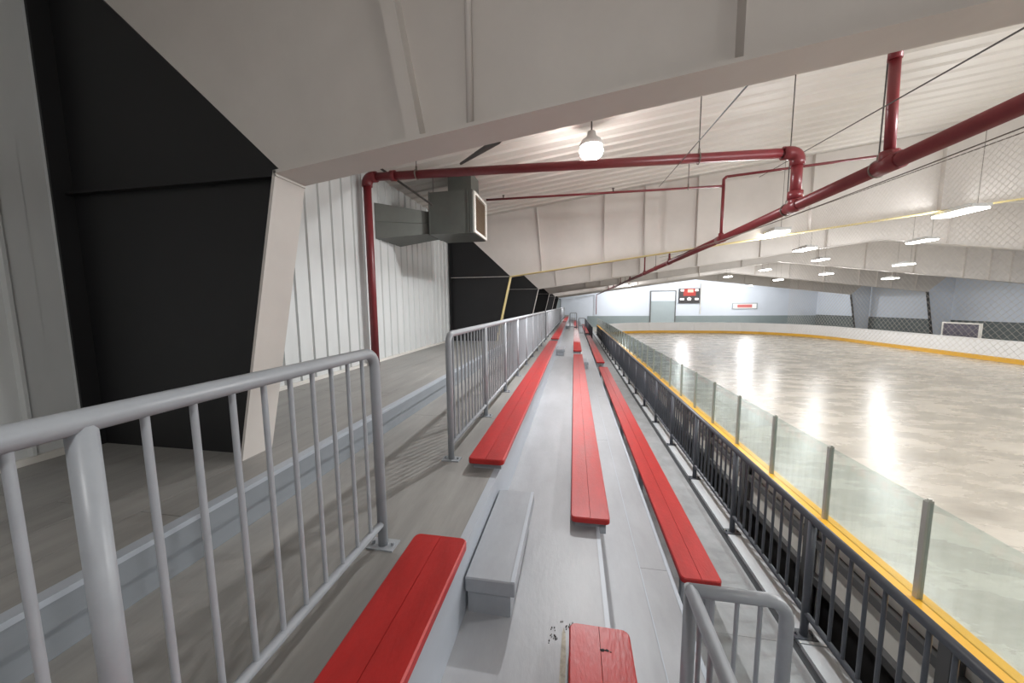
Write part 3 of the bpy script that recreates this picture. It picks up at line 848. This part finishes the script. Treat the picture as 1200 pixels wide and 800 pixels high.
for x, y, z, lb in ((12.4, 15.35, 2.2, 'second brightest lamp, below and left of the right-edge lamp'),
                    (12.4, 20.65, 2.2, 'lamp just right of and below the largest lamp left of the net'),
                    (12.4, 25.95, 2.2, 'lamp high above the right end of the wall sign'),
                    (12.4, 31.6, 2.2, 'lamp high above the left end of the wall sign'),
                    (8.4, 9.6, 1.98, 'largest lamp over the rink, at the right edge of the view'),
                    (8.4, 14.9, 1.98, 'largest of the lamps hanging left of the net'),
                    (4.8, 9.8, 1.70, 'highest lamp left of the net, just below the thick red pipe'),
                    (4.8, 32.6, 1.70, 'tiny lamp under the far end of the thick red pipe'),
                    (16.0, 20.6, 1.85, 'third lamp down the right-hand line, seen through the net'),
                    (16.0, 26.0, 1.85, 'lowest right lamp of the cluster left of the net'),
                    (16.0, 31.4, 1.85, 'faint small lamp above and right of the wall sign'),
                    (19.7, 26.2, 1.50, 'lowest small lamp seen through the net'),
                    (6.0, 45.0, 2.05, 'added unseen lamp between the last frame and the end wall, left'),  # this and the next two: hidden, added to brighten the end wall
                    (13.0, 45.0, 2.95, 'added unseen lamp between the last frame and the end wall, centre'),
                    (20.0, 45.0, 2.05, 'added unseen lamp between the last frame and the end wall, right'),
                    (21.0, 11.0, 1.5, 'added lamp near the far boards outside the right of the view'),  # this and the next: out of view, added to light the far side
                    (22.5, 18.5, 1.4, 'added lamp near the far side wall outside the right of the view'),
                    (4.8, 3.3, 1.70, 'added unseen lamp by the near boards abreast of the viewer'),  # from here on: out-of-view lamps added for overall brightness
                    (4.8, -2.6, 1.70, 'added unseen lamp by the near boards behind the viewer'),
                    (12.4, 10.0, 2.2, 'added lamp over mid rink outside the right of the view'),
                    (12.4, 4.7, 2.2, 'added unseen lamp over mid rink abreast of the viewer'),
                    (12.4, -1.0, 2.2, 'added unseen lamp over mid rink behind the viewer'),
                    (8.4, 4.3, 1.98, 'added unseen lamp over the near half abreast of the viewer'),
                    (8.4, -1.2, 1.98, 'added unseen lamp over the near half behind the viewer'),
                    (16.0, 12.0, 1.85, 'added lamp over the far half outside the right of the view'),
                    (16.0, 4.7, 1.85, 'added unseen lamp over the far half abreast of the viewer')):
    rink_lamp(lb, x, y, z, 5.0 if y > 40 else (2.3 if (x < 5 and 0 < y < 4) or x > 20.5 else (0.45 if y < 0 else 1.0)))

def bay_lamp(label, x, y, z, e):
    t = thing('round_lamp', label, 'lamp', (x, y, CZ + z), 'round lamps over the stand')
    prof = [(0.17, -0.03), (0.19, 0.0), (0.15, 0.07), (0.08, 0.12), (0.06, 0.2), (0.0, 0.21)]
    n = 20
    V, Fc = [], []
    for r, zz in prof:
        V += [(r * math.cos(2 * PI * k / n), r * math.sin(2 * PI * k / n), zz) for k in range(n)]
    for i in range(len(prof) - 1):
        Fc += [(i * n + k, i * n + (k + 1) % n, (i + 1) * n + (k + 1) % n, (i + 1) * n + k) for k in range(n)]
    obj('housing', (V, Fc), 'housing', t, smooth=True)
    V, Fc = [], []
    pr = [(0.165, -0.025), (0.185, -0.09), (0.16, -0.16), (0.09, -0.215), (0.001, -0.23)]
    for r, zz in pr:
        V += [(r * math.cos(2 * PI * k / n), r * math.sin(2 * PI * k / n), zz) for k in range(n)]
    for i in range(len(pr) - 1):
        Fc += [(i * n + k, i * n + (k + 1) % n, (i + 1) * n + (k + 1) % n, (i + 1) * n + k) for k in range(n)]
    obj('lens', (V, Fc), 'lamp_round', t, smooth=True)
    obj('stem', gtube([(0, 0, 0.2), (0, 0, roof_z(x) - CZ - z)], 0.012, 8), 'rod', t)
    ld = bpy.data.lights.new('lamp_light', 'AREA')
    ld.energy = e
    ld.shape = 'DISK'
    ld.size = 0.11
    ld.color = (0.99, 0.99, 1.0)
    lo = bpy.data.objects.new('lamp_light', ld)
    C.objects.link(lo)
    lo.parent = t
    lo.location = (0, 0, -0.24)
bay_lamp('bright round lamp hanging from the roof over the benches', 0.243, 5.91, 2.5, P_BAY)
bay_lamp('added unseen round lamp over the benches one bay behind the viewer', 0.243, -1.95, 2.5, P_BAY * 0.20)  # out of view, added as fill light for the near stand
bay_lamp('round lamp over the benches one bay farther on', 0.243, 13.8, 2.35, P_BAY * 0.7)
bay_lamp('round lamp over the benches near the far end', 0.243, 29.5, 2.2, P_BAY * 0.9)

# ------------------------------------------------------------------ end wall fittings
d1 = thing('door_1', 'tall grey overhead door in a dark frame on the end wall', 'door', (9.96, YEND, 0), kind='structure')
obj('door_panel', gbox(0.1, 3.15, -0.10, -0.02, 0, CZ + 0.38), 'door', d1)
for k in range(1, 6):
    obj('door_rib', gbox(0.1, 3.15, -0.115, -0.10, 0.55 * k - 0.02, 0.55 * k + 0.02), 'door', d1)
obj('upper_panel', gbox(0.1, 3.15, -0.09, -0.02, CZ + 0.40, CZ + 1.70), 'endwall', d1)
obj('door_frame', gjoin(gbox(0, 0.12, -0.16, -0.005, 0, CZ + 1.78), gbox(3.12, 3.24, -0.16, -0.005, 0, CZ + 1.78), gbox(0.12, 3.12, -0.16, -0.005, CZ + 1.66, CZ + 1.78)), 'board_frame', d1)
sb = thing('scoreboard', 'black and red scoreboard with white panels on the end wall', 'scoreboard', (13.5, YEND - 0.03, CZ + 0.09))
W, Hh = 2.54, 1.92
obj('case', gbox(0, W, -0.18, 0, 0, Hh), 'score_black', sb)
obj('red_field', gbox(0.55, 2.05, -0.19, -0.18, 0.95, 1.85), 'score_red', sb)
for (a, b, c_, d_) in ((0.2, 0.6, 1.55, 1.80), (1.95, 2.35, 1.55, 1.80), (0.15, 0.65, 0.42, 0.66), (1.95, 2.4, 0.42, 0.66)):
    obj('lit_window', gbox(a, b, -0.205, -0.19, c_, d_), 'score_white', sb)
obj('clock_window', gbox(1.05, 1.75, -0.205, -0.19, 1.40, 1.80), 'score_pink', sb)
obj('emblem', gprism([(1.0, 0.62), (1.27, 0.80), (1.54, 0.62), (1.44, 0.36), (1.1, 0.36)], 'y', -0.205, -0.19), 'score_white', sb)
obj('mast', gbox(W + 0.12, W + 0.2, -0.1, 0, -1.4, Hh + 0.6), 'frame_white', sb)
sg = thing('wall_sign', 'small white sign with a faded red band on the end wall', 'sign', (20.0, YEND - 0.03, CZ - 0.73))
obj('frame', gbox(0, 2.93, -0.06, 0, 0, 0.79), 'sign_grey', sg)
obj('face', gbox(0.12, 2.81, -0.075, -0.06, 0.1, 0.69), 'board', sg)
obj('red_band', gbox(0.6, 2.3, -0.085, -0.075, 0.2, 0.6), 'sign_red', sg)
d2 = thing('door_2', 'plain grey door at the far end of the upper walkway', 'door', (-2.9, YEND, ZU - 0.3), kind='structure')
obj('door_panel', gbox(0, 1.0, -0.06, -0.01, 0, 2.1), 'door', d2)
obj('door_frame', gjoin(gbox(-0.08, 0, -0.09, -0.005, 0, 2.18), gbox(1.0, 1.08, -0.09, -0.005, 0, 2.18), gbox(0, 1.0, -0.09, -0.005, 2.1, 2.18)), 'board_frame', d2)
